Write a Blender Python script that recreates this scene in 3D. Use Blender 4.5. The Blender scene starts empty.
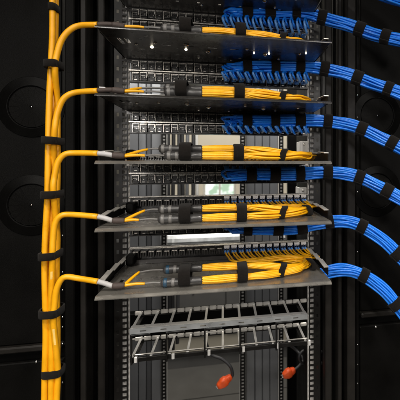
import bpy, math, random
from mathutils import Vector, Matrix
random.seed(7)
S = bpy.context.scene
C = S.collection
PI = math.pi

# ------------------------------------------------------------------ camera, world, lamps, exposure
F, PSI, PX, HY = 368.0, 0.201, 300.0, 163.5          # focal length and principal point on a 400 px picture
CAM = Vector((0.005, -0.902, 1.295))
cd = bpy.data.cameras.new('camera'); cam = bpy.data.objects.new('camera', cd); C.objects.link(cam)
cam.location = CAM; cam.rotation_euler = (PI/2, 0, -PSI)
cd.sensor_width = 36; cd.lens = F/400*36
cd.shift_x = (200-PX)/400; cd.shift_y = (HY-200)/400
cd.clip_start = .05; cd.clip_end = 60
cd.dof.use_dof = True; cd.dof.focus_distance = .78; cd.dof.aperture_fstop = 7.0
S.camera = cam
W = bpy.data.worlds.new('World'); S.world = W; W.use_nodes = True
bg = W.node_tree.nodes['Background']; bg.inputs[0].default_value = (1, .95, .88, 1); bg.inputs[1].default_value = .012
def area(name, loc, target, sx, sy, power, col=(1, .96, .9), spread=PI):
    l = bpy.data.lights.new(name, 'AREA'); l.shape = 'RECTANGLE'; l.size = sx; l.size_y = sy; l.energy = power; l.color = col
    l.spread = spread
    o = bpy.data.objects.new(name, l); C.objects.link(o); o.location = loc
    o.rotation_euler = (Vector(target)-Vector(loc)).to_track_quat('-Z', 'Y').to_euler()
    return o
for i_, (x, y, p) in enumerate(((-.62, -1.0, 14), (.42, -1.05, 13), (-.15, -1.75, 22), (-1.1, -1.9, 16), (.95, -2.0, 16), (.1, -2.7, 18))):
    area('ceiling_downlight', (x, y, 2.35), (x*.8, y*.75, 0), .16, .16, p*.58, (1, .94, .85), math.radians(118))
area('front_room_lamp', (.75, -1.75, 1.60), (.05, 0, 1.2), .20, .24, 7.2, (1, .95, .9))
area('front_room_lamp', (-.62, -1.8, 1.58), (0, 0, 1.2), .20, .24, 5.8, (1, .95, .9))
area('front_room_lamp', (-1.0, -2.5, 1.62), (-.2, 0, 1.3), .5, .6, 3, (1, .97, .93))
area('rack_light_strip', (.02, .20, 1.70), (.02, .52, 1.2), .9, .04, 6.0, (1, .97, .92))  # unseen fill light, added to brighten the ducts behind the open slots
area('rear_room_lamp', (.1, .80, 2.5), (.1, .86, 0), 1.6, .9, 42, (1, .93, .82))
S.view_settings.view_transform = 'Standard'; S.view_settings.look = 'None'
S.view_settings.exposure = 0; S.view_settings.gamma = 1; S.view_settings.use_curve_mapping = False

cs, sn = math.cos(PSI), math.sin(PSI)
def at(px, py, Y):                                    # place on the plane at depth Y that is seen at this spot of the picture
    u = (px-PX)/F; yy = Y-CAM.y
    X = yy*(sn+u*cs)/(cs-u*sn); d = X*sn+yy*cs
    return Vector((CAM.x+X, Y, CAM.z-(py-HY)/F*d))
def atz(px, Y): return at(px, HY, Y).x

# ------------------------------------------------------------------ materials
def mat(name, col, rough=.5, metal=0, spec=.5, noise=0, nscale=60, bump=0, bscale=300, rvar=.1, stretch=None, emit=0, sheen=0):
    m = bpy.data.materials.new(name); m.use_nodes = True
    nt = m.node_tree; b = nt.nodes['Principled BSDF']
    b.inputs['Base Color'].default_value = (*col, 1); b.inputs['Roughness'].default_value = rough
    b.inputs['Metallic'].default_value = metal; b.inputs['Specular IOR Level'].default_value = spec
    if sheen: b.inputs['Sheen Weight'].default_value = sheen
    tc = nt.nodes.new('ShaderNodeTexCoord'); src = tc.outputs['Object']
    if stretch:
        mp = nt.nodes.new('ShaderNodeMapping'); mp.inputs['Scale'].default_value = stretch
        nt.links.new(src, mp.inputs[0]); src = mp.outputs[0]
    n = nt.nodes.new('ShaderNodeTexNoise'); n.inputs['Scale'].default_value = nscale; n.inputs['Detail'].default_value = 6
    n.inputs['Roughness'].default_value = .62
    nt.links.new(src, n.inputs['Vector'])
    if noise:
        r = nt.nodes.new('ShaderNodeMapRange'); r.inputs[1].default_value = .3; r.inputs[2].default_value = .7
        r.inputs[3].default_value = 1-noise; r.inputs[4].default_value = 1+noise
        nt.links.new(n.outputs['Fac'], r.inputs[0])
        mx = nt.nodes.new('ShaderNodeVectorMath'); mx.operation = 'SCALE'; mx.inputs[0].default_value = col
        nt.links.new(r.outputs[0], mx.inputs['Scale']); nt.links.new(mx.outputs[0], b.inputs['Base Color'])
    rr = nt.nodes.new('ShaderNodeMapRange'); rr.inputs[1].default_value = .3; rr.inputs[2].default_value = .7
    rr.inputs[3].default_value = max(.05, rough-rvar); rr.inputs[4].default_value = min(1, rough+rvar)
    nt.links.new(n.outputs['Fac'], rr.inputs[0]); nt.links.new(rr.outputs[0], b.inputs['Roughness'])
    if bump:
        n2 = nt.nodes.new('ShaderNodeTexNoise'); n2.inputs['Scale'].default_value = bscale; n2.inputs['Detail'].default_value = 3
        nt.links.new(src, n2.inputs['Vector'])
        bp = nt.nodes.new('ShaderNodeBump'); bp.inputs['Strength'].default_value = bump; bp.inputs['Distance'].default_value = .001
        nt.links.new(n2.outputs['Fac'], bp.inputs['Height']); nt.links.new(bp.outputs[0], b.inputs['Normal'])
    return m
def glint_mat():  # self-glowing material for painted glints, not a light source of the rack
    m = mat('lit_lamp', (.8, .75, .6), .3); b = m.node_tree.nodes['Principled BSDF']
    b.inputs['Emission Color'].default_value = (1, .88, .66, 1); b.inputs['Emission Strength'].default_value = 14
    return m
M = {}
M['black_paint'] = mat('black_paint', (.0016, .0015, .0013), .5, spec=.10, bump=.25, bscale=900, noise=.25, nscale=14)
M['panel_paint'] = mat('panel_paint', (.0026, .0024, .0021), .55, spec=.09, bump=.35, bscale=700, noise=.3, nscale=9)
M['grey_paint'] = mat('grey_paint', (.014, .0125, .011), .45, spec=.18, bump=.2, bscale=900, noise=.2, nscale=20)
M['rail_black'] = mat('rail_black', (.0045, .004, .0035), .38, spec=.35, bump=.2, bscale=900, noise=.3, nscale=40)
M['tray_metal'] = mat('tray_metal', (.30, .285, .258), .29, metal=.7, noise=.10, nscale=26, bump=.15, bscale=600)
M['tray_black'] = mat('tray_black', (.035, .033, .031), .26, metal=.25, noise=.2, nscale=26, bump=.15, bscale=600, spec=.6)  # dark copy of tray_metal, shade of the undersides put into its colour
M['arm_metal'] = mat('arm_metal', (.58, .56, .52), .35, metal=.5, noise=.2, nscale=30)
M['bright_metal'] = mat('bright_metal', (.70, .69, .67), .34, metal=.35, noise=.05, nscale=60)
M['galvanised'] = mat('galvanised', (.52, .54, .55), .34, metal=.6, noise=.2, nscale=22, bump=.1, bscale=80)
M['port_edge'] = mat('port_edge', (.62, .59, .54), .28, metal=.7, noise=.12, nscale=120)
M['led'] = glint_mat()
M['port_dark'] = mat('port_dark', (.005, .0045, .004), .3)
M['port_body'] = mat('port_body', (.014, .012, .011), .35, noise=.2, nscale=90)
M['duct'] = mat('duct', (.20, .205, .215), .33, metal=.2, noise=.12, nscale=12, stretch=(1, 1, .08))
M['duct_dark'] = mat('duct_dark', (.10, .102, .108), .33, metal=.2, noise=.12, nscale=12, stretch=(1, 1, .08))
M['yellow'] = mat('yellow_jacket', (.82, .375, .003), .42, noise=.10, nscale=35, bump=.08, bscale=400)
M['yellow_fibre'] = mat('yellow_fibre', (.85, .415, .005), .4, noise=.1, nscale=50)
M['blue'] = mat('blue_jacket', (.008, .19, .80), .3, noise=.12, nscale=30, bump=.06, bscale=400)
M['blue2'] = mat('blue_jacket_worn', (.007, .165, .72), .34, noise=.15, nscale=24, bump=.08, bscale=300)
M['blue3'] = mat('blue_jacket_pale', (.014, .215, .84), .28, noise=.12, nscale=40, bump=.06, bscale=400)
M['blue_boot'] = mat('blue_boot', (.12, .34, .80), .2, noise=.1, nscale=90)
M['velcro'] = mat('velcro', (.009, .0075, .0065), .95, bump=.9, bscale=1500, noise=.3, nscale=200, spec=.1, sheen=.05)
M['boot'] = mat('dark_boot', (.05, .035, .03), .7, bump=.4, bscale=800, noise=.2)
M['sleeve'] = mat('grey_sleeve', (.42, .41, .41), .55, bump=.3, bscale=900, noise=.15)
M['tube_grey'] = mat('tube_grey', (.13, .125, .12), .4, noise=.15)
M['barrel'] = mat('barrel', (.035, .034, .034), .35, noise=.2, nscale=80)
M['blue_ring'] = mat('blue_ring', (.015, .05, .09), .4)
M['adapter_blue'] = mat('adapter_blue', (.012, .035, .12), .4, noise=.1)
M['white_tab'] = mat('white_tab', (.68, .66, .63), .5, noise=.1)
M['cream_wall'] = mat('cream_wall', (.60, .56, .47), .8, noise=.06, nscale=4, bump=.1, bscale=200)
M['floor_grey'] = mat('floor_grey', (.105, .104, .10), .4, noise=.08, nscale=10)
M['pale_label'] = mat('pale_label', (.84, .56, .15), .5, noise=.15)
M['cord'] = mat('black_cord', (.03, .03, .032), .5, noise=.1)
M['red_plug'] = mat('red_plug', (.82, .10, .02), .4, noise=.12, nscale=80)
M['white_dev'] = mat('white_dev', (.62, .61, .58), .5, noise=.08)
M['screw'] = mat('screw_metal', (.75, .73, .7), .18, metal=1)
def pane_mat():
    m = mat('window_view', (.05, .05, .05), .1); nt = m.node_tree; b = nt.nodes['Principled BSDF']
    tc = nt.nodes.new('ShaderNodeTexCoord'); n = nt.nodes.new('ShaderNodeTexNoise'); n.inputs['Scale'].default_value = 16; n.inputs['Detail'].default_value = 2
    nt.links.new(tc.outputs['Object'], n.inputs['Vector'])
    r = nt.nodes.new('ShaderNodeValToRGB')
    e = r.color_ramp.elements; e[0].position = .42; e[0].color = (.36, .52, .36, 1); e[1].position = .56; e[1].color = (.95, 1, .95, 1)
    nt.links.new(n.outputs['Fac'], r.inputs[0]); nt.links.new(r.outputs[0], b.inputs['Emission Color'])
    b.inputs['Emission Strength'].default_value = 1.25
    return m
M['window_view'] = pane_mat()

# ------------------------------------------------------------------ mesh helpers
def smooth(pts, n=6):                                 # Catmull-Rom through the points
    P = [Vector(p) for p in pts]; P = [2*P[0]-P[1]]+P+[2*P[-1]-P[-2]]; out = []
    for i in range(1, len(P)-2):
        a, b, c, d = P[i-1:i+3]
        for k in range(n):
            t = k/n
            out.append(.5*((2*b)+(c-a)*t+(2*a-5*b+4*c-d)*t*t+(3*b-a-3*c+d)*t**3))
    out.append(P[-2]); return out
def frames(path):
    n = len(path); T = [(path[min(i+1, n-1)]-path[max(i-1, 0)]).normalized() for i in range(n)]
    N = T[0].cross(Vector((0, 1, 0)))
    if N.length < .05: N = T[0].cross(Vector((0, 0, 1)))
    N.normalize(); out = []
    for t in T:
        N = (N-t*N.dot(t)).normalized(); out.append((t, N, t.cross(N)))
    return out
class MB:
    def __init__(s): s.v = []; s.f = []; s.m = []; s.sm = []
    def quad(s, idx, m=0, sm=False): s.f.append(idx); s.m.append(m); s.sm.append(sm)
    def box(s, x0, x1, y0, y1, z0, z1, m=0, mtx=None):
        k = len(s.v); c = [(x, y, z) for z in (z0, z1) for y in (y0, y1) for x in (x0, x1)]
        s.v += [tuple(mtx @ Vector(p)) for p in c] if mtx else c
        for q in ((0, 2, 3, 1), (4, 5, 7, 6), (0, 1, 5, 4), (2, 6, 7, 3), (0, 4, 6, 2), (1, 3, 7, 5)): s.quad([k+i for i in q], m)
        return s
    def cbox(s, x0, x1, y0, y1, z0, z1, b=.0015, m=0):    # box with chamfered edges round its outline in x-z
        b = min(b, (x1-x0)*.45, (z1-z0)*.45, (y1-y0)*.45)
        def ring(y, i): return [(x0+i+b, y, z0+i), (x1-i-b, y, z0+i), (x1-i, y, z0+i+b), (x1-i, y, z1-i-b), (x1-i-b, y, z1-i), (x0+i+b, y, z1-i), (x0+i, y, z1-i-b), (x0+i, y, z0+i+b)]
        return s.loft([ring(y0, b), ring(y0+b, 0), ring(y1-b, 0), ring(y1, b)], m, False)
    def loft(s, rings, m=0, sm=True, cap=True):
        k = len(s.v); n = len(rings[0])
        for r in rings: s.v += [tuple(p) for p in r]
        for i in range(len(rings)-1):
            for j in range(n):
                j2 = (j+1) % n
                s.quad([k+i*n+j, k+i*n+j2, k+(i+1)*n+j2, k+(i+1)*n+j], m, sm)
        if cap:
            s.quad([k+j for j in range(n)][::-1], m); e = k+(len(rings)-1)*n; s.quad([e+j for j in range(n)], m)
        return s
    def tube(s, path, r, sides=8, m=0, cap=True):
        fr = frames(path); rings = []
        for i, (p, (t, N, B)) in enumerate(zip(path, fr)):
            rr = r[i] if isinstance(r, (list, tuple)) else r
            rings.append([p+(N*math.cos(2*PI*j/sides)+B*math.sin(2*PI*j/sides))*rr for j in range(sides)])
        return s.loft(rings, m, True, cap)
    def lathe(s, prof, n=24, m=0, mtx=None):             # profile (radius, height) turned about Z
        rings = [[(mtx or Matrix()) @ Vector((r*math.cos(2*PI*j/n), r*math.sin(2*PI*j/n), h)) for j in range(n)] for r, h in prof]
        return s.loft(rings, m, True, True)
    def grid_plate(s, xs, ys, z0, z1, hole, m=0, axis='z'):    # plate with real openings; hole(i,j) -> True when open
        k = {}
        def V(i, j, t):
            q = (i, j, t)
            if q not in k:
                k[q] = len(s.v); a, b, c = xs[i], ys[j], (z0, z1)[t]
                s.v.append((a, b, c) if axis == 'z' else (a, c, b))
            return k[q]
        nx, ny = len(xs)-1, len(ys)-1
        solid = lambda i, j: 0 <= i < nx and 0 <= j < ny and not hole(i, j)
        for i in range(nx):
            for j in range(ny):
                if not solid(i, j): continue
                s.quad([V(i, j, 1), V(i+1, j, 1), V(i+1, j+1, 1), V(i, j+1, 1)], m)
                s.quad([V(i, j, 0), V(i, j+1, 0), V(i+1, j+1, 0), V(i+1, j, 0)], m)
                for di, dj, a, b in ((-1, 0, (0, 0), (0, 1)), (1, 0, (1, 1), (1, 0)), (0, -1, (1, 0), (0, 0)), (0, 1, (0, 1), (1, 1))):
                    if not solid(i+di, j+dj):
                        A = (i+a[0], j+a[1]); B = (i+b[0], j+b[1])
                        s.quad([V(*A, 0), V(*A, 1), V(*B, 1), V(*B, 0)], m)
        return s
    def mesh(s, name, mats):
        me = bpy.data.meshes.new(name); me.from_pydata(s.v, [], s.f)
        for mm in (mats if isinstance(mats, (list, tuple)) else [mats]): me.materials.append(mm)
        me.polygons.foreach_set('material_index', s.m); me.polygons.foreach_set('use_smooth', s.sm); me.update()
        return me
    def build(s, name, mats, parent=None, loc=None):
        return link(name, s.mesh(name, mats), parent, loc)
def link(name, data, parent=None, loc=None):
    o = bpy.data.objects.new(name, data); C.objects.link(o)
    if loc is not None: o.location = loc
    if parent: o.parent = parent
    return o
def tag(o, label=None, cat=None, group=None, kind=None):
    if label: o['label'] = label
    if cat: o['category'] = cat
    if group: o['group'] = group
    if kind: o['kind'] = kind
    return o
def thing(name, loc, label, cat, group=None): return tag(link(name, None, None, loc), label, cat, group)
NTHS = ['first', 'second', 'third', 'fourth', 'fifth', 'sixth', 'seventh', 'eighth', 'ninth', 'tenth', 'eleventh', 'twelfth']
NTH = ['first', 'second', 'third', 'fourth', 'fifth', 'sixth', 'seventh', 'eighth']
dome = MB().lathe([(.0034, 0), (.0034, .0008), (.0027, .0019), (.0014, .0026), (.0002, .0028)], 12).mesh('screw', M['screw'])  # mesh used for the glint domes added under the tray decks

# ------------------------------------------------------------------ setting
floor = link('floor', None); tag(floor, kind='structure')
tl = MB().box(-.297, .297, -.297, .297, -.03, 0).mesh('floor_tile', M['floor_grey'])
for i in range(-4, 5):
    for j in range(-2, 4):
        link('floor_tile', tl, floor, (i*.6-.12, j*.6+.30-.6, random.uniform(-.0008, .0008)))
MB().box(-3, 3, -1.9, 2.2, -.06, -.034).build('floor_base', M['black_paint'], floor)
YW = 1.66
wx0, wx1 = atz(203, YW), atz(236, YW); wz0, wz1 = at(215, 228, YW).z, at(215, 153, YW).z
wall = MB().grid_plate([-3, wx0, wx1, 3], [0, wz0, wz1, 3], YW, YW+.12, lambda i, j: i == 1 and j == 1, axis='y').build('back_wall', M['cream_wall'])
tag(wall, kind='structure')
win = thing('window', ((wx0+wx1)/2, YW+.03, wz0), 'small bright window in the cream back wall, greenery showing through behind the rack', 'window')
ww, wh = wx1-wx0, wz1-wz0
fr = MB(); t_ = .014
for a in ((-ww/2, ww/2, 0, t_), (-ww/2, ww/2, wh-t_, wh), (-ww/2, -ww/2+t_, t_, wh-t_), (ww/2-t_, ww/2, t_, wh-t_), (-.006, .006, t_, wh-t_)): fr.box(a[0], a[1], 0, .04, a[2], a[3])
fr.build('frame', M['white_dev'], win)
MB().box(-ww/2+t_, -.0065, .02, .026, t_+.001, wh-t_-.001).build('pane', M['window_view'], win)
MB().box(.0065, ww/2-t_, .02, .026, t_+.001, wh-t_-.001).build('pane', M['window_view'], win)

M['grey_steel'] = mat('grey_steel', (.17, .17, .17), .4, metal=.15, noise=.1, nscale=8)
cab = thing('low_cabinet', (0, 1.5, 0), 'low grey steel cabinet with a pale kick board, standing against the cream back wall', 'cabinet')
MB().box(-.9, .9, .02, .15, .205, .93).build('body', M['grey_steel'], cab)
MB().box(-.92, .92, -.005, .155, .932, .955).build('top', M['white_dev'], cab)
MB().box(-.9, .9, .03, .14, 0.001, .085).build('plinth', M['grey_steel'], cab)
MB().box(-.9, .9, .015, .15, .087, .203).build('kick_board', M['cream_wall'], cab)
for x in (-.68, -.22, .24, .70):
    d = MB().cbox(x-.227, x+.227, .002, .018, .215, .92, .003).build('door', M['grey_steel'], cab)
    MB().cbox(x+.17, x+.18, -.012, .0, .60, .74, .003).build('handle', M['bright_metal'], d)
    for z in (.53, .48, .80): 
        o = link('screw', dome, d, (x+random.uniform(-.2, .1), .001, z)); o.rotation_euler = (PI/2, 0, 0); o.scale = (2, 2, 2)

# ------------------------------------------------------------------ rack cabinet
P = .1173                                              # pitch between trays
ZT = [1.3-(k-3)*P for k in range(0, 6)]                # tray heights, 0 = highest
Z0, Z1 = .05, 2.15
rack = thing('equipment_rack', (0, 0, 0), 'black network rack with perforated rails and wide blank side panels', 'rack')
def front_rail(x0, x1, xh):
    hole = .0088; hp = P/9; zs = [Z0]; z = .62
    while z < 1.72: zs += [z, z+hole]; z += hp
    zs.append(Z1)
    so = -.226 if xh < 0 else .226
    if xh < 0: xs = [x0, x0+.005, x0+.010, xh-hole/2, xh+hole/2, x1]
    else: xs = [x0, xh-hole/2, xh+hole/2, x1-.010, x1-.005, x1]
    colsq = 3 if xh < 0 else 1; colrd = 1 if xh < 0 else 3
    rb = MB().grid_plate(xs, zs, -.001, .0015, lambda i, j: 1 <= j < len(zs)-2 and j % 2 == 1 and (i == colsq or (i == colrd and j % 4 == 1)), axis='y')
    xe = x0 if xh < 0 else x1
    rb.box(min(xe, xe+math.copysign(.002, -xh)), max(xe, xe+math.copysign(.002, -xh)), .0016, .05, Z0, Z1)
    r = rb.build('front_rail', M['rail_black'], rack)
    MB().box(xh-.0085, xh+.0085, .012, .0135, .66, 1.7).build('galvanised_strip', M['white_tab'], r)
    return r
front_rail(-.241, -.2115, -.2195); front_rail(.2115, .241, .2195)
# posts beside the rails
def post(pxa, pxb, y0, y1, m):
    a, b = atz(pxa, y0), atz(pxb, y0)
    p = MB(); p.cbox(a, b, y0, y1, Z0, Z1, .002)
    return p.build('post', M[m], rack)
post(64.5, 74.5, -.03, .03, 'panel_paint'); post(75.5, 79, -.012, .03, 'black_paint'); post(80, 86, -.02, .03, 'grey_paint')
post(87, 96.5, .03, .06, 'black_paint'); post(97.5, 104.5, -.008, .02, 'grey_paint'); post(105.5, 113.5, .02, .06, 'black_paint')
post(325.5, 332, .0, .03, 'grey_paint'); post(333, 337, .02, .05, 'black_paint'); post(338, 342, -.004, .03, 'grey_paint')
post(343.5, 346.5, .02, .05, 'black_paint'); post(347.5, 355.5, -.008, .03, 'grey_paint'); post(356, 359.5, .004, .03, 'panel_paint')
# blank side panels with knock-outs
def knockout(parent, c):
    o = link('knockout', None, parent, c)
    R = Matrix.Rotation(PI/2, 4, 'X')
    a = MB()
    a.lathe([(.050, -.002), (.0665, -.002), (.0665, .0002), (.0655, .0009), (.0485, .0009), (.0475, .0018), (.0462, .0012), (.0462, -.002)], 56, 0, R)
    a.build('outer_ring', M['black_paint'], o)
    a = MB(); n = 18
    for k in range(n):
        t0, t1 = 2*PI*(k+.012)/n, 2*PI*(k+.988)/n
        q = [(r*math.cos(t), y, r*math.sin(t)) for (r, t, y) in ((.003, t0, -.002), (.003, t1, -.002), (.0445, t1, .001), (.0445, (t0+t1)/2, .0006), (.0445, t0, .001))]
        i = len(a.v); a.v += q; a.quad([i, i+4, i+3, i+2, i+1])
    a.build('slit_membrane', M['panel_paint'], o)
    cs_ = link('centre_screw', dome, o, (0, -.0008, 0)); cs_.rotation_euler = (PI/2, 0, 0); cs_.scale = (.6, .6, .6)
def side_panel(x0, x1, cpx, cys, ybar, pxbar):
    YP = .006
    zb = at(pxbar, ybar, YP).z
    sp = MB().cbox(x0, x1, YP, YP+.02, zb+.006, Z1, .002).build('side_panel', M['panel_paint'], rack)
    MB().cbox(x0, x1, YP+.004, YP+.02, .05, zb-.036, .002).build('lower_side_panel', M['panel_paint'], rack)
    MB().box(x0, x1, YP+.018, YP+.03, zb-.0355, zb-.0105).build('gap_backing', M['black_paint'], sp)
    MB().cbox(x0, x1, YP-.008, YP+.012, zb-.0095, zb+.004, .003).build('edge_bar', M['grey_paint'], sp)
    for cy in cys:
        c = at(cpx, cy, YP); knockout(sp, (c.x, YP-.002, c.z))
    return sp
spl = side_panel(atz(-60, .006), atz(62, .006), 32, (107, 205), 347.5, 20)
spr = side_panel(atz(360.5, .006), atz(480, .006), 377, (115.5, 191), 312, 380)
for px, ys, Y in ((61.3, (236, 273, 291, 318, 328, 345, 366, 384), -.0), (358, (95, 117, 192, 230, 252, 345, 365, 384), .0)):
    for y in ys:
        p = at(px, y, Y); o = link('screw', dome, spl if px < 100 else spr, (p.x, Y+.006 if px < 100 else Y+.003, p.z)); o.rotation_euler = (PI/2, 0, 0); o.scale = (.55, .55, .4)
for px, y, o in ((36, 362, spl), (376, 327, spr)):
    p = at(px, y, .009); link('screw', dome, o, (p.x, .010, p.z)).rotation_euler = (PI/2, 0, 0)
# inside walls, rear rails
MB().box(-.262, -.258, .07, .15, Z0, Z1).build('inner_side', M['black_paint'], rack)
MB().box(.258, .262, .07, .40, Z0, Z1).build('inner_side', M['black_paint'], rack)
MB().box(-.5, .5, .06, .2, Z1, Z1+.02).build('rack_roof', M['black_paint'], rack)
MB().box(-2.5, -.40, .60, .62, Z0, Z1).build('rear_side_panel', M['black_paint'], rack)
MB().box(.262, 2.5, .62, .64, Z0, Z1).build('rear_side_panel', M['black_paint'], rack)
YR = .48
def rear_rail(pxa, pxb, two=False):
    a, b = atz(pxa, YR), atz(pxb, YR); w = b-a
    zs = [Z0]; z = .2
    while z < 1.7: zs += [z, z+.0065]; z += .0125
    zs.append(Z1)
    if two: xs = [a, a+w*.12, a+w*.38, a+w*.62, a+w*.88, b]; op = (1, 3)
    else: xs = [a, a+w*.3, a+w*.7, b]; op = (1,)
    r = MB().grid_plate(xs, zs, YR, YR+.002, lambda i, j: i in op and 1 <= j < len(zs)-2 and j % 2 == 1, axis='y').build('rear_rail', M['rail_black'], rack)
    MB().box(a-.001, b+.001, YR+.010, YR+.012, .2, 1.7).build('galvanised_strip', M['white_tab'], r)
MB().cbox(atz(126, .40), atz(307, .40), .40, .43, at(200, 333, .40).z, at(200, 309, .40).z, .003).build('rear_crossbar', M['black_paint'], rack)
rear_rail(161.5, 166.5); rear_rail(240, 245.5); rear_rail(279, 283.5)

# ribbed vertical ducts behind the open slots
def duct(pxs, label, mats):
    Y = .5; xs = [atz(p, Y) for p in pxs]
    t = thing('vertical_duct', ((xs[0]+xs[-1])/2, Y, 0), label, 'duct')
    cx = (xs[0]+xs[-1])/2
    MB().box(xs[0]-cx, xs[-1]-cx, .014, .07, Z0, Z1-.01).build('duct_back', M['duct_dark'], t)
    for i in range(len(xs)-1):
        MB().cbox(xs[i]-cx+.0012, xs[i+1]-cx-.0012, random.uniform(0, .003), .0135, Z0, Z1-.01, .002).build('duct_strip', M[mats[i % len(mats)]], t)
duct((122, 138, 146, 151, 161), 'ribbed grey vertical duct behind the rack, seen beside the left perforated rail', ('duct', 'duct', 'duct_dark', 'duct'))
duct((246, 255, 262.5, 270, 278.5), 'ribbed grey vertical duct behind the rack, between two rows of dotted holes', ('duct', 'duct', 'duct', 'duct'))
for i, (px, ye, m_, r) in enumerate(((169, 352, 'cord', .0075), (173.5, 349, 'cord', .008), (178, 343, 'duct_dark', .0075), (183, 214, 'cord', .008), (188, 236, 'duct', .0075), (192.5, 206, 'cord', .008), (197, 214, 'white_dev', .007))):
    e = at(px, ye, .70); pts = [Vector((e.x+.004*math.sin(i*2+z*3), .70+.006*math.cos(i+z*4), z)) for z in [2.1-(2.1-e.z)*q/12 for q in range(13)]]
    t = thing('drop_cable', pts[0], f'dark cable hanging behind the rack beside the left dotted rail, {NTH[i]} from the rail', 'cable', 'cables hanging behind the rack')
    if m_ != 'cord': t['label'] = f'{dict(duct_dark="grey", duct="light grey", white_dev="white")[m_]} cable hanging among dark ones behind the rack, {NTH[i]} from the dotted rail'
    MB().tube([p-pts[0] for p in smooth(pts, 3)], r, 10).build('jacket', M[m_], t)
# galvanised strut across the back
p0 = at(150, 243.5, .60); stx0, stx1 = -.25, .25
st = thing('steel_strut', (0, .60, p0.z), 'shiny galvanised steel strut crossing the rack behind the vertical ducts', 'strut')
prof = [(.000, -.030), (.002, -.014), (.009, -.011), (.011, -.005), (.004, -.001), (.010, .012), (.020, .024), (.028, .030), (.04, .031), (.04, -.030)]
MB().loft([[(x, y, z) for y, z in prof] for x in (stx0, stx1)], 0, False).build('channel', M['galvanised'], st)
for px, w in ((177, .004), (208, .010), (232, .014), (296, .008)):
    x = atz(px, .60); MB().cbox(x-w, x+w, -.0005, .0035, -.024, -.017).build('slot_plate', M['bright_metal'], st)

# ------------------------------------------------------------------ trays
TX0, TX1, TD = -.2145, .2085, .206
slots = []
for (a, b, c, d) in ((-.196, -.189, -.15, -.115), (-.183, -.176, -.15, -.115), (-.196, -.184, -.09, -.085), (-.17, -.158, -.09, -.085)): slots.append((a, b, c, d))
for i in range(7):
    x = -.12+i*.045; slots.append((x, x+.018, -.125, -.121)); slots.append((x+.02, x+.026, -.062, -.057))
def deck_mesh(mm):
    xs = sorted({TX0, TX1, *[s[0] for s in slots], *[s[1] for s in slots]}); ys = sorted({-TD, -.002, *[s[2] for s in slots], *[s[3] for s in slots]})
    def hole(i, j):
        x, y = (xs[i]+xs[i+1])/2, (ys[j]+ys[j+1])/2
        return any(a < x < b and c < y < d for a, b, c, d in slots)
    m = MB().grid_plate(xs, ys, -.0018, 0, hole)
    k = len(m.v); q = [(-TD, 0), (-TD-.003, -.0007), (-TD-.0075, -.0042), (-TD-.0073, -.0058), (-TD-.0025, -.0025), (-TD, -.0018)]   # sloping front nose
    m.loft([[(x, y, z) for y, z in q] for x in (TX0, TX1)], 0, False)
    m.box(TX0, TX1, -.0018, .0, -.010, .004)                           # rear fold
    return m.mesh('deck', M[mm])
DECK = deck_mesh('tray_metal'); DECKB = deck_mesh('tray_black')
def arm_mesh(sx):                                                      # stepped support arm along the side of the tray
    m = MB(); fl = MB(); xa = TX0-.004 if sx < 0 else TX1+.004; t = .0016
    prof = [(-.172, .0), (-.172, .016), (-.122, .0195), (-.114, .0165), (-.070, .019), (-.062, .0155), (-.004, .017), (-.004, .0)]
    m.loft([[(xa+dx, y, z) for y, z in prof] for dx in (-t/2, t/2)], 0, False)
    top = prof[1:7]
    for (ya, za), (yb, zb) in zip(top[:-1], top[1:]):                  # folded top flange
        k = len(fl.v); w = .010*(1 if sx < 0 else -1)
        xo = xa-.0012*(1 if sx < 0 else -1)
        fl.v += [(xo, ya, za+.0002), (xo, yb, zb+.0002), (xo+w, yb, zb+.0002), (xo+w, ya, za+.0002), (xo, ya, za+t), (xo, yb, zb+t), (xo+w, yb, zb+t), (xo+w, ya, za+t)]
        for q in ((0, 1, 2, 3), (7, 6, 5, 4), (0, 4, 5, 1), (1, 5, 6, 2), (2, 6, 7, 3), (3, 7, 4, 0)): fl.quad([k+i for i in q])
    return m.mesh('side_arm', M['black_paint']), fl.mesh('top_flange', M['arm_metal'])
ARM = [arm_mesh(-1), arm_mesh(1)]
TN = ['cut off at the top edge of the picture', 'topmost of those carrying yellow fibre', 'second below the top blue bundle', 'seen edge-on at eye level', 'second from the bottom, silver strut below it', 'lowest, just above the black lacing ladders']
for k in range(6):
    t = thing('cable_tray', (0, 0, ZT[k]), f'perforated {"black" if k < 3 else "grey"} metal cable tray, {TN[k]}', 'cable tray', 'cable trays projecting from the rack')
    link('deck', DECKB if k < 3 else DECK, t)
    for a, f in ARM: link('top_flange', f, link('side_arm', a, t))
    blk = MB().cbox(TX0+.004, TX0+.022, -.03, -.004, .003, .026, .003).build('corner_block', M['black_paint'], t)
    for i, (x, y) in enumerate(((-.165, -.12), (-.128, -.135), (-.075, -.135), (-.025, -.10), (.05, -.13), (.09, -.10), (.12, -.07), (.16, -.12), (.19, -.05), (-.05, -.05), (.02, -.04))):
        o = link('rivet', dome, t, (x+random.uniform(-.006, .006), y, -.0018)); o.rotation_euler = (PI, 0, 0); o.scale = (1.0+.6*(i in (2, 3, 5)),)*3  # shiny domes added under the deck to catch glints

    if k == 1:  # glowing dots added as painted glints of the ceiling downlights
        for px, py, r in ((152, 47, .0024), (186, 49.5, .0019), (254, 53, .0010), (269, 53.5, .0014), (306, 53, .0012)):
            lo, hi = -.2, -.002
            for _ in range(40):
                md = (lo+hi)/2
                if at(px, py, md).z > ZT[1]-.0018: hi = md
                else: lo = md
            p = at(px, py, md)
            MB().lathe([(r*1.5, 0), (r*1.5, -.0008), (r, -.0009), (r*.8, -.002), (r*.3, -.0026)], 14, 0).build('lamp', M['led'], t, (p.x, p.y, -.0018))

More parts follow.
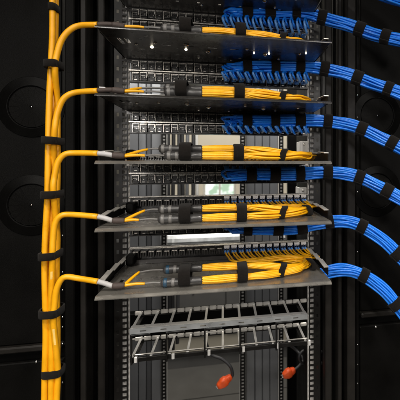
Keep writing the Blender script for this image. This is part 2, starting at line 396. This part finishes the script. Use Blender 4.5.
# ------------------------------------------------------------------ patch panels
NP = 24; PW = .0170; XP0 = -.2035
def port_mesh(v):
    m = MB(); w, h = .0150, .0190
    m.box(-w/2, w/2, .004, .012, -h/2, h/2, 1)                         # dark recess
    m.box(-w/2, w/2, -.001, .004, h/2-.0014, h/2, 0); m.box(-w/2, -w/2+.0009, -.001, .004, -h/2 if v != 2 else 0, h/2-.0014, 0)
    m.box(-w/2+.0010, w/2-.0012, -.0005, .004, -h/2, -h/2+.0014, 2); m.box(w/2-.0011, w/2-.0002, -.0004, .004, (-h/2, -h/2+.006, -h/2+.010)[v], h/2-.0014, 0 if v else 2)
    m.box(-.0030, .0030, .0015, .0035, -h/2+.0016, -h/2+(.0030, .0024, .0026)[v], (0, 2, 0)[v])      # latch
    m.box(-.0060, .0048, .0005, .0035, h/2-.0050, h/2-.0028, 2)
    if v != 1: m.box(-.0066, .0054, -.0004, .0010, h/2-.0027, h/2-.0022, 0)
    m.box(-.0012+.002*v, .0010+.002*v, .0020, .0036, -.0018, -.0006, 0)
    m.box(-.0066, -.0048, .0002, .0030, -.0012, .0012, 2); m.box(.0040, .0058, .0002, .0030, -.0012, .0012, 2)
    if v == 1: m.box(-.0050, .0044, .0001, .0030, -.0052, -.0026, 2); m.box(-.0050, .0040, -.0002, .0008, .0016, .0022, 0)
    return m.mesh('port', [M['port_edge'], M['port_dark'], M['port_body']])
PORT = [port_mesh(v) for v in range(3)]
def adapter_mesh(col):
    m = MB(); w, h = .0136, .0135
    m.box(-w/2, w/2, .004, .012, -h/2, h/2, 1)
    m.box(-w/2, -w/2+.0014, -.003, .004, -h/2, h/2, 2); m.box(w/2-.0014, w/2, -.003, .004, -h/2, h/2, 2)
    m.box(-.0007, .0007, -.003, .004, -h/2, h/2, 2)
    m.box(-w/2+.0015, w/2-.0015, -.003, .004, h/2-.0018, h/2, 0)
    if col != 'port_body': m.box(-w/2+.0004, w/2-.0004, -.0065, -.0032, h/2+.0012, h/2+.0062, 0); m.box(-w/2+.0015, w/2-.0015, -.002, .004, -h/2, -h/2+.0012, 0)
    return m.mesh('adapter', [M['port_edge'] if col == 'port_body' else M['white_tab'], M['port_dark'], M[col]])
ADP = [adapter_mesh('port_body'), adapter_mesh('adapter_blue')]
PN = ['topmost', 'second from the top', 'third from the top', 'fourth from the top', 'fifth from the top', 'lowest']
RZ = (-.0140, -.0405)                                                  # port rows below the tray above
def port_x(i): return XP0+PW*(i+.5)
for k in range(6):
    z = ZT[k]
    t = thing('patch_panel', (0, -.004, z), f'black two-row copper patch panel with blue leads, {PN[k]} of its kind', 'patch panel', 'copper patch panels')
    m = MB(); m.box(-.209, .209, .0125, .016, -.0535, -.003)
    m.build('backplate', M['port_dark'], t)
    MB().box(-.209, .209, -.003, .0124, -.0285, -.0258).build('row_divider', M['port_edge'], t)
    MB().box(-.209, .209, -.003, .0124, -.0535, -.0512).build('bottom_edge', M['port_body'], t)
    MB().box(-.209, .209, -.001, .0124, -.0040, -.0020).build('top_edge', M['port_body'], t)
    for r in RZ:
        for i in range(NP):
            link('port', random.choice(PORT), t, (port_x(i)+random.uniform(-.0004, .0004), random.uniform(-.001, .0012), r+random.uniform(-.0004, .0004)))
FZK = [.0215, .0215, .0215, .0068, .0215, .0215]
for k in range(1, 6):
    t = thing('fibre_shelf', (0, -.004, ZT[k]), f'black fibre adapter panel with yellow leads, {PN[k-1] if k < 5 else "lowest"} of its kind', 'patch panel', 'fibre adapter panels')
    top = .013 if k == 3 else .036
    MB().box(-.209, .209, .0125, .016, .001, top+.001).build('backplate', M['port_dark'], t)
    MB().box(-.209, .209, -.002, .0124, .0005, .0025 if k == 3 else .0095).build('bottom_edge', M['port_body'], t)
    MB().box(-.209, .209, -.003, .0124, top-.0012, top).build('top_edge', M['port_edge'], t)
    for i in range(NP):
        o = link('adapter', ADP[1 if i >= 12 else 0], t, (port_x(i), random.uniform(-.0005, .0008), FZK[k]+random.uniform(-.0003, .0003)))
        if k == 3: o.scale = (1, 1, .55)

# ------------------------------------------------------------------ blue bundles
SP = {  # centre line seen in the photograph (x, y), per bundle
 0: [(214, 11), (230, 12), (260, 11.5), (300, 12.5), (322, 17), (342, 22.5), (360, 29), (378, 34.5), (400, 40), (425, 46)],
 1: [(214, 68), (230, 67), (260, 66), (300, 66), (322, 68), (342, 72.5), (360, 78.5), (378, 85), (400, 93), (425, 103)],
 2: [(214, 122), (230, 121), (260, 120.5), (300, 120.5), (325, 121), (345, 123.5), (362, 129), (380, 137), (400, 147.5), (425, 163)],
 3: [(214, 175), (230, 175), (260, 174), (300, 173.5), (325, 172), (345, 173.5), (362, 178), (380, 187), (400, 198), (425, 213)],
 4: [(214, 230), (230, 229), (260, 228), (295, 227.5), (318, 223.5), (335, 220.5), (350, 222), (364, 227), (382, 239), (400, 256), (420, 276)],
 5: [(214, 283), (230, 281), (260, 280), (295, 279), (316, 275), (333, 270), (348, 270), (364, 275), (382, 288), (398, 306), (412, 323)],
}
SP[-1] = [(300, -26), (322, -24), (342, -21), (360, -15), (378, -8), (400, -1), (425, 7)]
STRAPX = {-1: (), 0: (245.5, 271, 297, 321.5, 359, 385), 1: (247, 273, 299, 325.5, 358, 388), 2: (247.5, 275, 300, 329, 362, 393),
          3: (252, 277, 301, 327.5, 360, 387), 4: (248, 277, 303, 330, 362, 397), 5: (250, 278, 304, 363, 397)}
BN = {-1: 'highest blue bundle, at the top right corner', 0: 'uppermost full blue bundle', 1: 'second full blue bundle from the top', 2: 'third full blue bundle from the top',
      3: 'fourth blue bundle, just under the eye-level tray', 4: 'fifth blue bundle, passing beside the second lowest tray', 5: 'lowest blue bundle, passing beside the lowest tray'}
BS = {-1: '', 0: 'uppermost full blue bundle', 1: 'second full blue bundle from the top', 2: 'third full blue bundle from the top', 3: 'blue bundle just under the eye-level tray', 4: 'fifth blue bundle from the top', 5: 'lowest blue bundle'}
def ydepth(px):
    pts = [(200, -.046), (300, -.046), (325, -.052), (345, -.062), (365, -.078), (400, -.115), (430, -.15)]
    for (a, ya), (b, yb) in zip(pts[:-1], pts[1:]):
        if px <= b: return ya+(yb-ya)*max(0, (px-a))/(b-a)
    return pts[-1][1]
CR = .00272
def hexslots(n, r):
    c = []
    for a in range(-4, 5):
        for b in range(-4, 5): c.append((2*r*(a+b*.5)+.3*r, 2*r*b*.866+.2*r))
    c.sort(key=lambda q: q[0]**2+q[1]**2); return c[:n]
SLOT = hexslots(24, CR)
PLUG = MB().cbox(-.0055, .0055, -.004, .012, -.004, .004, .001).mesh('plug', M['blue_boot'])
def bundle_radius(f): return .0148*f
for u in range(-1, 6):
    ctl = [at(x, y, ydepth(x)) for x, y in SP[u]]
    spine = smooth(ctl, 8); fr = frames(spine); n = len(spine)
    order = list(range(24)); random.Random(u+50).shuffle(order)
    slots_ = sorted(SLOT, key=lambda q: q[0])
    tgt = sorted(range(24), key=lambda i: i)
    zt = ZT[max(u, 0)]+(P if u < 0 else 0)
    for c in range(24 if u >= 0 else 20):
        row, col = c % 2, c//2
        sl = SLOT[order[c]]
        ph, ph2 = random.uniform(0, 6.28), random.uniform(0, 6.28)
        def bp(i):
            t, N, B = fr[i]; w = .0011*math.sin(i*.33+ph); w2 = .0011*math.sin(i*.29+ph2)
            return spine[i]+N*(sl[0]+w)+B*(sl[1]+w2)
        if u >= 0:
            xp = port_x(12+col); zp = zt+RZ[row]
            xs0 = port_x(12)-.010
            xj = xs0+.004+(xp-xs0)*.36+.012*random.random()                # the lead runs left behind the bundle, then turns into it
            j = next((i for i in range(n) if spine[i].x > xj), n-1)
            jn = bp(j); cz = spine[j].z; yb = -.022-.010*random.random()
            dx = random.uniform(-.001, .001)
            if u >= 3:
                pts = [Vector((xp, -.008, zp)), Vector((xp, -.022, zp-.001)), Vector((xp-.004, -.030, zp*.5+cz*.5))]
            elif row == 1:
                out = random.uniform(-.068, -.058); lo = random.uniform(-.009, -.005)
                pts = [Vector((xp, -.008, zp)), Vector((xp, -.024, zp+lo*.4)), Vector((xp-.001+dx, out+.014, zp+lo)), Vector((xp-.006+dx, out+.003, zp+lo*.5+.002)), Vector((xp-.0095+dx, out, (zp+cz-.012)/2)),
                       Vector((xp-.006+dx, out+.005, cz-.0135)), Vector((xp+.003, -.040, cz-.0075)), Vector((xp, -.028, cz-.001))]
            else:
                low = min(zp-.020, cz-.025)+random.uniform(-.004, .001)
                pts = [Vector((xp, -.008, zp)), Vector((xp+.001, -.022, zp-.004)), Vector((xp+.006, -.034, low+.004)), Vector((xp+.005+dx, -.046, low)), Vector((xp+.000+dx, -.056, low+.003)),
                       Vector((xp-.004+dx, -.054, cz-.0135)), Vector((xp-.002, -.040, cz-.007)), Vector((xp-.004, -.028, cz))]
            zt_ = cz+random.uniform(-.008, .008)
            xm = max(jn.x-.006, xs0-.004)
            if xp-.02 > xm+.03: pts += [Vector((xp-.018, yb, zt_)), Vector((xm+.012, yb, zt_))]
            pts += [Vector((xm-.006, (yb+jn.y)/2, (zt_+jn.z)*.2+(cz+.007)*.6)), Vector((xm+.004, jn.y, jn.z))]
            j2 = next((i for i in range(j, n) if spine[i].x > xm+.014), n-1)
            path = smooth(pts, 6)+[bp(i) for i in range(j2, n)]
        else: path = [bp(i) for i in range(n)]
        t = thing('network_cable', path[0], (f'blue cable plugged into lower-row port {NTHS[col]} from the left, {PN[u]} blue panel' if u in (0, 1, 2) and row == 1 else f'blue network cable within the {BN[u]}'), 'cable', f'cables of the {BN[u]}')
        q = [p-path[0] for p in path]
        MB().tube(q, CR*random.uniform(.94, 1.03), 6).build('jacket', M[random.choice(('blue', 'blue', 'blue2', 'blue3'))], t)
        if u >= 0:
            link('plug', PLUG, t, (0, -.001, 0))
            bpath = q[2:26] if (row and u < 3) else q[2:12]  # lower-row boots drawn out along the loop, pale colour paints its highlights
            MB().tube(bpath, [CR*max(1.08, 1.6-.07*i) for i in range(len(bpath))], 8).build('boot', M['blue_boot'], t)
    for si, px in enumerate(STRAPX[u]):
        xt = atz(px, ydepth(px))
        i = min(range(1, n-1), key=lambda i: abs(spine[i].x-xt)); t, N, B = fr[i]; ctr = spine[i]
        frac = min(1, max(.93, (px-214)/88+.5))
        R = .0158*frac; hw = .0108*random.uniform(.9, 1.12); m = MB(); NS = 22; rings = []
        ph = random.uniform(0, 6.28)
        for off, rr in ((-1, -.002), (-1, 0), (-.9, .0012), (.9, .0012), (1, 0), (1, -.002)):
            rings.append([t*(off*hw)+(N*math.cos(2*PI*j/NS)+B*math.sin(2*PI*j/NS))*(R+rr+.0004*math.sin(3*2*PI*j/NS+ph)) for j in range(NS)])
        m.loft(rings, 0, True, False)
        rings = []                                                     # overlapping tail
        for a in range(9):
            an = 2.4+a*.17; d = N*math.cos(an)+B*math.sin(an)
            r0, r1 = R+.0006, R+.0026+.0006*(a == 0)
            rings.append([t*(-hw*.96)+d*r0, t*(hw*.96)+d*r0, t*(hw*.96)+d*r1, t*(-hw*.96)+d*r1])
        m.loft(rings, 0, True, True)
        o = m.build('strap', M['velcro'], None, ctr)
        tag(o, f'black strap, {NTH[si]} from the inner end of the {BS[u]}', 'strap', 'straps round the blue bundles')

# ------------------------------------------------------------------ yellow trunk cables
YT = -.165; TR = .0050
def trunk_center(z):
    # slight lean and sway of the bundle
    x0 = at(52.5, 250, YT).x
    return Vector((x0+.004*(z-1.0)+.0012*math.sin(z*21), YT+.001*math.sin(z*17+1), z))
HX = {5: (TR*2.0, -TR*.9), 4: (TR*.05, -TR*1.0), 3: (TR*1.05, TR*.8), 2: (-TR*1.0, TR*.75), 1: (TR*.1, TR*2.5), 0: (-TR*1.95, -TR*.95), -1: (-TR*1.0, TR*2.6)}
APEX = {1: .004, 2: .006, 3: .020, 4: .028, 5: .034}
ENDZ = .0085
BR = {1: [(55, 70), (57, 54), (62, 39.5), (70, 30), (80, 25.5)], 2: [(54.5, 133), (56.5, 117), (61, 103), (67.5, 95.5), (78, 92)],
      3: [(53.5, 192), (54.5, 177), (58, 162), (65, 154.3), (76, 153)], 4: [(52.5, 258), (53, 240), (55, 224), (60.5, 216), (71, 214.5)],
      5: [(53.5, 322), (54.5, 306), (56.5, 290), (61, 280), (67, 276.8), (79, 278.5)]}
FW = ['', 'topmost', 'second from the top', 'third, at eye level', 'fourth from the top', 'lowest']
for k in (5, 4, 3, 2, 1, 0, -1):
    hx, hy = HX[k]
    lean = lambda z: 1.0
    zs = [.45+.06*i for i in range(40)]
    pts = []
    def off(z, k=k):
        f = min(1, max(0, (z-1.12)/.42)); f = f*f*(3-2*f); tx = {0: -.35, -1: -.2, 1: 1.25, 2: .6, 3: hx/TR, 4: hx/TR, 5: hx/TR}[k]*TR; ty = {0: -.9, -1: 1.1, 1: 1.0}.get(k, hy/TR)*TR
        return Vector((hx*(1-f)+tx*f+random.uniform(-1, 1)*.0005, hy*(1-f)+ty*f+random.uniform(-1, 1)*.0005, 0))
    if k >= 1:
        zt = ZT[k]; zb = at(*BR[k][0], YT-.016).z-.01
        for z in zs:
            if z < zb-.03: pts.append(trunk_center(z)+off(z))
        for px, py in BR[k]:
            p = at(px, py, YT-.016); pts.append(p)
        e0 = Vector((at(98, 0, -.19).x, -.19, zt+(0, .007, .007, .013, .018, .020)[k]))
        e1 = Vector((at(112.5, 0, -.188).x, -.188, zt+.0098)); e2 = Vector((at(124.5, 0, -.184).x, -.184, zt+ENDZ))
        pts.append(e0)
        path = smooth(pts, 6)
        t = thing('fibre_trunk_cable', path[0], f'thick yellow fibre trunk cable curving onto the {["", "topmost fibre tray", "second fibre tray from the top", "eye-level fibre tray", "second lowest fibre tray", "lowest fibre tray"][k]}', 'cable', 'yellow fibre trunk cables')
        O = path[0]
        MB().tube([p-O for p in path], TR, 14).build('jacket', M['yellow'], t)
        sl = smooth([e0+(e0-e1)*.02, (e0+e1)/2+Vector((0, 0, .0006)), e1], 4)
        MB().tube([p-O for p in sl], TR*.88, 12).build('sleeve', M['boot'] if k < 3 else M['sleeve'], t)
        bt = smooth([e1+(e0-e1)*.03, (e1+e2)/2, e2], 4)
        MB().tube([p-O for p in bt], [TR*.9, TR*1.08, TR*1.14, TR*1.14, TR*1.14, TR*1.12, TR*1.08, TR*1.0, TR*.9], 12).build('boot', M['boot'], t)
        if k in (4, 5):
            lo, hi = at(52, (0, 0, 0, 0, 284, 350)[k], YT).z, at(52, (0, 0, 0, 0, 262, 320)[k], YT).z
            seg = [p-O for p in path if lo < p.z < hi]; m = MB(); cols = 4
            for p in seg:
                m.v += [tuple(p+Vector((math.sin(-.1+.22*q)*TR*1.03, -math.cos(-.1+.22*q)*TR*1.03, 0))) for q in range(cols)]
            for r_ in range(len(seg)-1):
                for q in range(cols-1): m.quad([r_*cols+q, r_*cols+q+1, (r_+1)*cols+q+1, (r_+1)*cols+q], 0, True)
            if len(seg) > 1: m.build('cable_label', M['pale_label'], t)
        # two furcation legs, each a flat yellow tube, a grey tube and a barrel
        jr = random.Random(k*7+3)
        for s in (0, 1):
            jg, jb = jr.uniform(-5, 4), jr.uniform(-5, 4)
            yb = (-.186, -.150)[s]; zb_ = zt+(.0095, .0235)[s]
            g0 = Vector((at(144+jg, 0, yb).x, yb+jr.uniform(-.003, .003), zb_+(.000, -.001)[s])); b0 = Vector((at(163+jb, 0, yb).x, yb, zb_))
            leg = smooth([e2-(e2-e1)*.05, e2*.45+g0*.55+Vector((0, 0, .001)), g0], 5)
            MB().tube([p-O for p in leg], [TR*(.62-.018*i) for i in range(len(leg))], 8).build('furcation_leg', M['yellow'], t)
            gt = smooth([g0-(g0-e2)*.04, g0*.5+b0*.5+Vector((0, .001, .001)), b0], 4)
            MB().tube([p-O for p in gt], TR*.36, 8).build('breakout_tube', M['tube_grey'], t)
            bx1 = at(203, 0, yb).x; L = bx1-b0.x
            Rm = Matrix.Translation(b0-O) @ Matrix.Rotation(PI/2, 4, 'Y')
            bar = MB().lathe([(.003, -.002), (.0068, 0), (.0082, .003), (.0082, .015), (.0074, .017), (.0070, L*.35), (.0070, L*.6), (.0078, L*.62), (.0078, L*.95), (.006, L)], 20, 0, Rm).build('barrel', M['barrel'], t)
            MB().lathe([(.0074, .0172), (.0077, .018), (.0077, .0225), (.0074, .023)], 20, 0, Rm).build('collar', M['tube_grey'], bar)
            MB().lathe([(.0084, .0035), (.0086, .0045), (.0086, .0085), (.0084, .0095)], 20, 0, Rm).build('ring', M['blue_ring'] if (k == 5) else M['tube_grey'], bar)
    else:
        pts = [trunk_center(z)+off(z) for z in zs if z < 2.1]
        path = smooth(pts, 6)
        t = thing('fibre_trunk_cable', path[0], ('thick yellow fibre trunk cable running straight up out of the picture, at the bundle edge' if k == 0 else 'thick yellow fibre trunk cable running straight up at the back of the bundle'), 'cable', 'yellow fibre trunk cables')
        MB().tube([p-path[0] for p in path], TR, 14).build('jacket', M['yellow'], t)
SY = (8, 66, 141, 194, 254, 310, 372)
for si, y in enumerate(SY):
    z = at(52, y, YT).z; c = trunk_center(z)
    live = [k for k in HX if k < 1 or at(*BR[k][0], YT).z > z-.03]
    f = min(1, max(0, (z-1.12)/.42)); f = f*f*(3-2*f); TX = {0: -.35, -1: -.2, 1: 1.25, 2: .6}
    xs = [HX[k][0]*(1-f)+TX.get(k, HX[k][0]/TR)*TR*f for k in live]; ys = [HX[k][1] for k in live]
    if len(live) < 4: ys = [-TR*.9, TR*1.1]
    xs += [xs[0]]
    x0_, x1_, y0_, y1_ = min(xs)-TR*1.12, max(xs)+TR*1.12, min(ys)-TR*1.3, max(ys)+TR*1.3
    for k in range(1, 6):
        pp = [at(*q, YT-.016) for q in BR[k]]
        if pp[0].z-.05 < z < pp[3].z:
            xb = next((a_.x for a_, b_ in zip(pp, pp[1:]) if b_.z > z), pp[0].x)-c.x
            if z < pp[2].z: x1_ = max(x1_, xb+TR*1.2); x0_ = min(x0_, xb-TR*1.2); y0_ = -.0255
    a, b = (x1_-x0_)/2, (y1_-y0_)/2
    o0 = Vector(((x0_+x1_)/2, (y0_+y1_)/2, 0)); m = MB(); NS = 28; rings = []
    tilt = random.uniform(-.08, .08)
    for off, rr in ((-1, -.002), (-1, 0), (-.9, .0012), (.9, .0012), (1, 0), (1, -.002)):
        rings.append([o0+Vector(((a+rr)*math.copysign(abs(math.cos(q))**.62, math.cos(q)), (b+rr)*math.copysign(abs(math.sin(q))**.62, math.sin(q)), off*.0066+tilt*math.cos(q)*a)) for q in [2*PI*j/NS for j in range(NS)]])
    m.loft(rings, 0, True, False)
    m.cbox(o0.x+a*.45, o0.x+a*1.02, o0.y-b*.75-.002, o0.y-b*.75+.001, -.006, .006, .001)
    tag(m.build('strap', M['velcro'], None, c), f'black hook-and-loop strap round the yellow vertical trunk, {NTH[si]} from the top', 'strap', 'straps round the yellow trunk')

# ------------------------------------------------------------------ yellow fibre leads on the trays
FR = .00195
def loop_strap(k, px, w, boxes, label, skew=0, r=.003):
    (ya, yb, za, zb) = boxes
    x = atz(px+random.uniform(-3, 3), (ya+yb)/2); m = MB(); rings = []; NS = 28
    cy, cz, a, b = (ya+yb)/2, (za+zb)/2, (yb-ya)/2, (zb-za)/2
    for off, rr in ((-1, -.0018), (-1, 0), (-.9, .001), (.9, .001), (1, 0), (1, -.0018)):
        rings.append([Vector((off*w+skew*math.sin(q)*b+skew*.6*math.cos(q)*a, (a+rr)*math.copysign(abs(math.cos(q))**.7, math.cos(q)), (b+rr)*math.copysign(abs(math.sin(q))**.7, math.sin(q)))) for q in [2*PI*j/NS for j in range(NS)]])
    m.loft(rings, 0, True, False)
    tag(m.build('strap', M['velcro'], None, (x, cy, ZT[k]+cz)), label, 'strap', 'straps on the fibre trays')
TL = ['', 'topmost fibre tray', 'second fibre tray from the top', 'eye-level fibre tray', 'second lowest fibre tray', 'lowest fibre tray']
for k in range(1, 6):
    zt = ZT[k]; rnd = random.Random(100+k); FZ = FZK[k]
    for c in range(24):
        s = c % 2; q = c//2
        yb = (-.186, -.150)[s]; zb_ = (.0095, .0235)[s]
        ang = 2*PI*(q/11.0)+.4*s; rad = .0058 if q else 0
        oy, oz = rad*math.cos(ang), rad*math.sin(ang)
        X = lambda px, y: atz(px, y)
        ph = rnd.uniform(0, 6.28)
        oy2 = rad*math.cos(ang+.9+ph*.1); oz2 = rad*math.sin(ang+.9+ph*.1)
        xe = .176+.016*rnd.random(); xi = port_x(12+c//2)+(.0032 if s else -.0032)
        pts = [Vector((X(199, yb), yb+oy*.75, zb_+oz*.75)), Vector((X(206, yb), yb+oy*.9, zb_+oz*.9)), Vector((X(222, yb), yb+oy*1.25+.001*math.sin(ph), zb_+oz*1.05+.0004)),
               Vector((X(239, yb), yb+oy*.9+(.004, -.004)[s], zb_+oz*.9)), Vector((X(262, yb), yb+oy2*1.2+(.006, -.003)[s], zb_*.85+.002+oz2)),
               Vector((X(284, -.16), -.160+oy2*1.2+(-.005, .006)[s], .0135+oz2*.9+(-.004, .003)[s])), Vector((X(300, -.16), -.148+oy2+(-.008, .006)[s], .0125+oz2)),
               Vector((xe-.006, -.122+oy2, .012+oz2*1.1)), Vector((xe, -.098+oy*.8, .013+oz*1.1)), Vector((xe-.013, -.082+oy, .013+oz)),
               Vector(((xe-.03)*.72+xi*.28, -.088+oy*1.5+.02*rnd.random(), .010+oz+rnd.uniform(0, .003))), Vector((xi+.022, -.070+.3*oy+rnd.uniform(-.008, .008), .010+rnd.uniform(0, .003))),
               Vector((xi+.006, -.042, FZ-.006)), Vector((xi, -.021, FZ)), Vector((xi, -.010, FZ))]
        if xi > .15: pts.pop(10)
        pts = [p+Vector((0, 0, zt)) for p in pts]
        for p in pts: p.z = max(p.z, zt+FR+.0004)
        path = smooth(pts, 5)
        t = thing('fibre_lead', path[0], (f'yellow fibre lead in {NTHS[c//2]} blue adapter from the left, {TL[k]}' if k > 3 else f'thin yellow fibre lead looped round the {TL[k]}'), 'fibre lead', f'fibre leads on the {TL[k]}')
        MB().tube([p-path[0] for p in path], FR, 6).build('jacket', M['yellow_fibre'], t)
        MB().tube([p-path[0] for p in path[-7:-1]], [.0022, .0024, .0027, .003, .003, .003], 8).build('connector', M['blue_boot'], t)
    loop_strap(k, 185, .0105, (-.198, -.138, .0012, .0345), f'wide black strap binding the dark barrels on the {TL[k]}')
    loop_strap(k, 239.5, .0098, (-.196, -.140, .0012, .0325), f'wide black strap midway along the yellow leads, {TL[k]}')
    loop_strap(k, 284, .0065, (-.176, -.142, .0012, .0245), f'narrow slanted black strap near the yellow loop, {TL[k]}', skew=.35)
    if k > 3: loop_strap(k, 308, .005, (-.142, -.104, .0014, .0215), f'black strap at the outer bend of the yellow loop, {TL[k]}', skew=-.25)

# ------------------------------------------------------------------ lacing ladders below the lowest tray
def ladder(zr, top):
    lab = 'upper' if top else 'lower'
    t = thing('lacing_ladder', (0, 0, zr), f'{lab} of the two horizontal lacing ladders with bright slanting rungs', 'cable manager', 'lacing ladders')
    yf = -.095; x0, x1 = atz(129.5, yf), atz(307.5, yf)
    MB().cbox(x0, x1, -.006, .0, -.006, .002, .001).build('rear_bar', M['rail_black'], t)
    if top:
        fp = MB().grid_plate([x0, *[v for i in range(9) for v in (x0+.02+i*.04, x0+.032+i*.04)], x1], [-.0065, -.0025, .0, .0045], yf, yf+.002, lambda i, j: i % 2 == 1 and j == 1, axis='y').build('front_plate', M['galvanised'], t)
        MB().cbox(x0, x1, yf+.0022, yf+.024, -.0085, -.0067, .001).build('plate_flange', M['arm_metal'], fp)
        MB().cbox(x0, x1, yf+.0022, yf+.018, .0030, .0045, .001).build('plate_flange', M['bright_metal'], fp)
    else:
        MB().cbox(x0, x1, yf, yf+.006, -.006, .003, .001).build('front_bar', M['rail_black'], t)
        MB().cbox(x0, x1, yf+.002, yf+.006, .006, .009, .001).build('front_rod', M['arm_metal'], t)
    pitch = (atz(297.5, 0)-atz(142, 0))/10
    rung = MB().cbox(-.0027, .0027, yf+.003, -.001, .0026, .0046, .0006)
    rungm = rung.mesh('rung', M['bright_metal'])
    tab = MB().cbox(-.0115, .0115, -.010, -.0055, -.002, .0075, .0025).mesh('tab', M['arm_metal'])
    clip = MB().cbox(-.003, .003, yf-.004, yf+.002, -.006, .006, .001).mesh('clip', M['bright_metal'])
    for i in range(11):
        x = atz(142, 0)+i*pitch
        link('rung', rungm, t, (x, 0, 0))
        for dx in (-.0095, .0095): 
            o = link('tab', tab, t, (x+dx+.004, 0, 0)); o.scale = (.72, 1, 1)
        if not top and i % 2 == 0: link('clip', clip, t, (x+.008, 0, 0))
    if not top:                                                        # dark retaining frames hanging between both ladders
        for i in range(5):
            x = atz((132, 167, 205, 240, 276)[i], yf); w = .036
            m = MB(); m.box(x-.0016, x+.0016, yf-.006, yf-.003, -.008, .050); m.box(x-.0016, x+.0016, yf-.003, -.0065, -.008, -.0055)
            m.box(x-.0016, x+w, yf-.006, yf-.003, .050, .0525)
            m.build('retaining_frame', M['rail_black'], t)
            MB().box(x+.002, x+w-.004, yf-.005, yf-.003, .0435, .0455).build('frame_rod', M['arm_metal'], t)
    for xs_ in (x0+.005, x1-.005): MB().box(xs_-.004, xs_+.004, yf+.004, -.0005, -.009, -.0065).build('side_plate', M['rail_black'], t)
ladder(at(140, 313, 0).z, True); ladder(at(140, 338.5, 0).z, False)

# white mounting brackets behind the rail, seen through the open slots
for y, h, px, lab in ((149, .04, 304, 'white metal mounting bracket beside the rail at the slot above the eye-level tray'), (193, .028, 303, 'white metal mounting bracket beside the rail at the slot below the eye-level tray')):
    p = at(px, y, .03)
    t = thing('mounting_bracket', (p.x, .03, p.z-h/2), lab, 'bracket')
    MB().cbox(-.010, .010, 0, .003, 0, h, .001).build('plate', M['white_dev'], t)
    MB().cbox(-.010, -.007, .0035, .05, 0, h, .001).build('side_flange', M['white_dev'], t)
    for z in (.006, h-.008): link('screw', dome, t, (0, -.0002, z)).rotation_euler = (PI/2, 0, 0)

# ------------------------------------------------------------------ red power plugs on black cords
def cord(pts, r, label, plug):
    path = smooth(pts, 8); O = path[0]
    t = thing('power_cord', O, label, 'power cord', 'power cords hanging behind the ladders')
    MB().tube([p-O for p in path], r, 10).build('cord', M['cord'], t)
    a, b = plug; d = (b-a); L = d.length; ax = d.normalized()
    Q = ax.to_track_quat('Z', 'X').to_matrix().to_4x4(); T = Matrix.Translation(a-O) @ Q
    rings = []
    for f, w, h in ((0, .0055, .0055), (.06, .0085, .0075), (.28, .0105, .0095), (.36, .0125, .0105), (.40, .0150, .0118), (.66, .0150, .0118), (.70, .0135, .0110), (.88, .0105, .0095), (1, .0070, .0070)):
        rings.append([T @ Vector((w*math.copysign(abs(math.cos(q))**.6, math.cos(q)), h*math.copysign(abs(math.sin(q))**.6, math.sin(q)), f*L)) for q in [2*PI*j/16 for j in range(16)]])
    pl = MB().loft(rings, 0, True).build('plug', M['red_plug'], t)
    for f in (.12, .19, .26):
        c = T @ Vector((0, 0, f*L)); MB().tube([c-O*0-ax*.001, c+ax*.001], .0122*(.75+f), 12).build('grip_ring', M['red_plug'], pl)
    for dx in (-.005, 0, .005):
        c = T @ Vector((dx*.8, 0, L)); MB().tube([c-ax*.002, c+ax*.004], .0010, 6).build('pin', M['bright_metal'], pl)
YC = .32
cord([at(205, 340, YC), at(211, 354, YC), at(222, 359, YC-.01), at(230, 366, YC-.02), at(232.5, 374, YC-.02), at(231, 378, YC-.02)], .005,
     'black cord with a red plug hanging free in the open centre of the rack', (at(231.5, 376, YC-.02), at(217.5, 387, YC-.03)))
cord([at(286, 342, YC), at(296, 350, YC), at(301.5, 356, YC-.02), at(303, 361, YC-.03), at(297, 368, YC-.04), at(292, 370.5, YC-.04)], .0048,
     'black cord with a red plug beside a looped cord and the dotted rear rail', (at(295, 369.5, YC-.04), at(283, 376, YC-.05)))
lp = smooth([at(322, 352, YC-.03), at(312, 349, YC-.03), at(303, 351, YC-.04), at(299.5, 356.5, YC-.045), at(301, 362, YC-.04), at(307, 364, YC-.03), at(322, 363, YC-.03)], 8)
t = thing('looped_cord', lp[0], 'black cord looping out from behind the perforated rail and back', 'power cord')
MB().tube([p-lp[0] for p in lp], .0045, 10).build('cord', M['cord'], t)
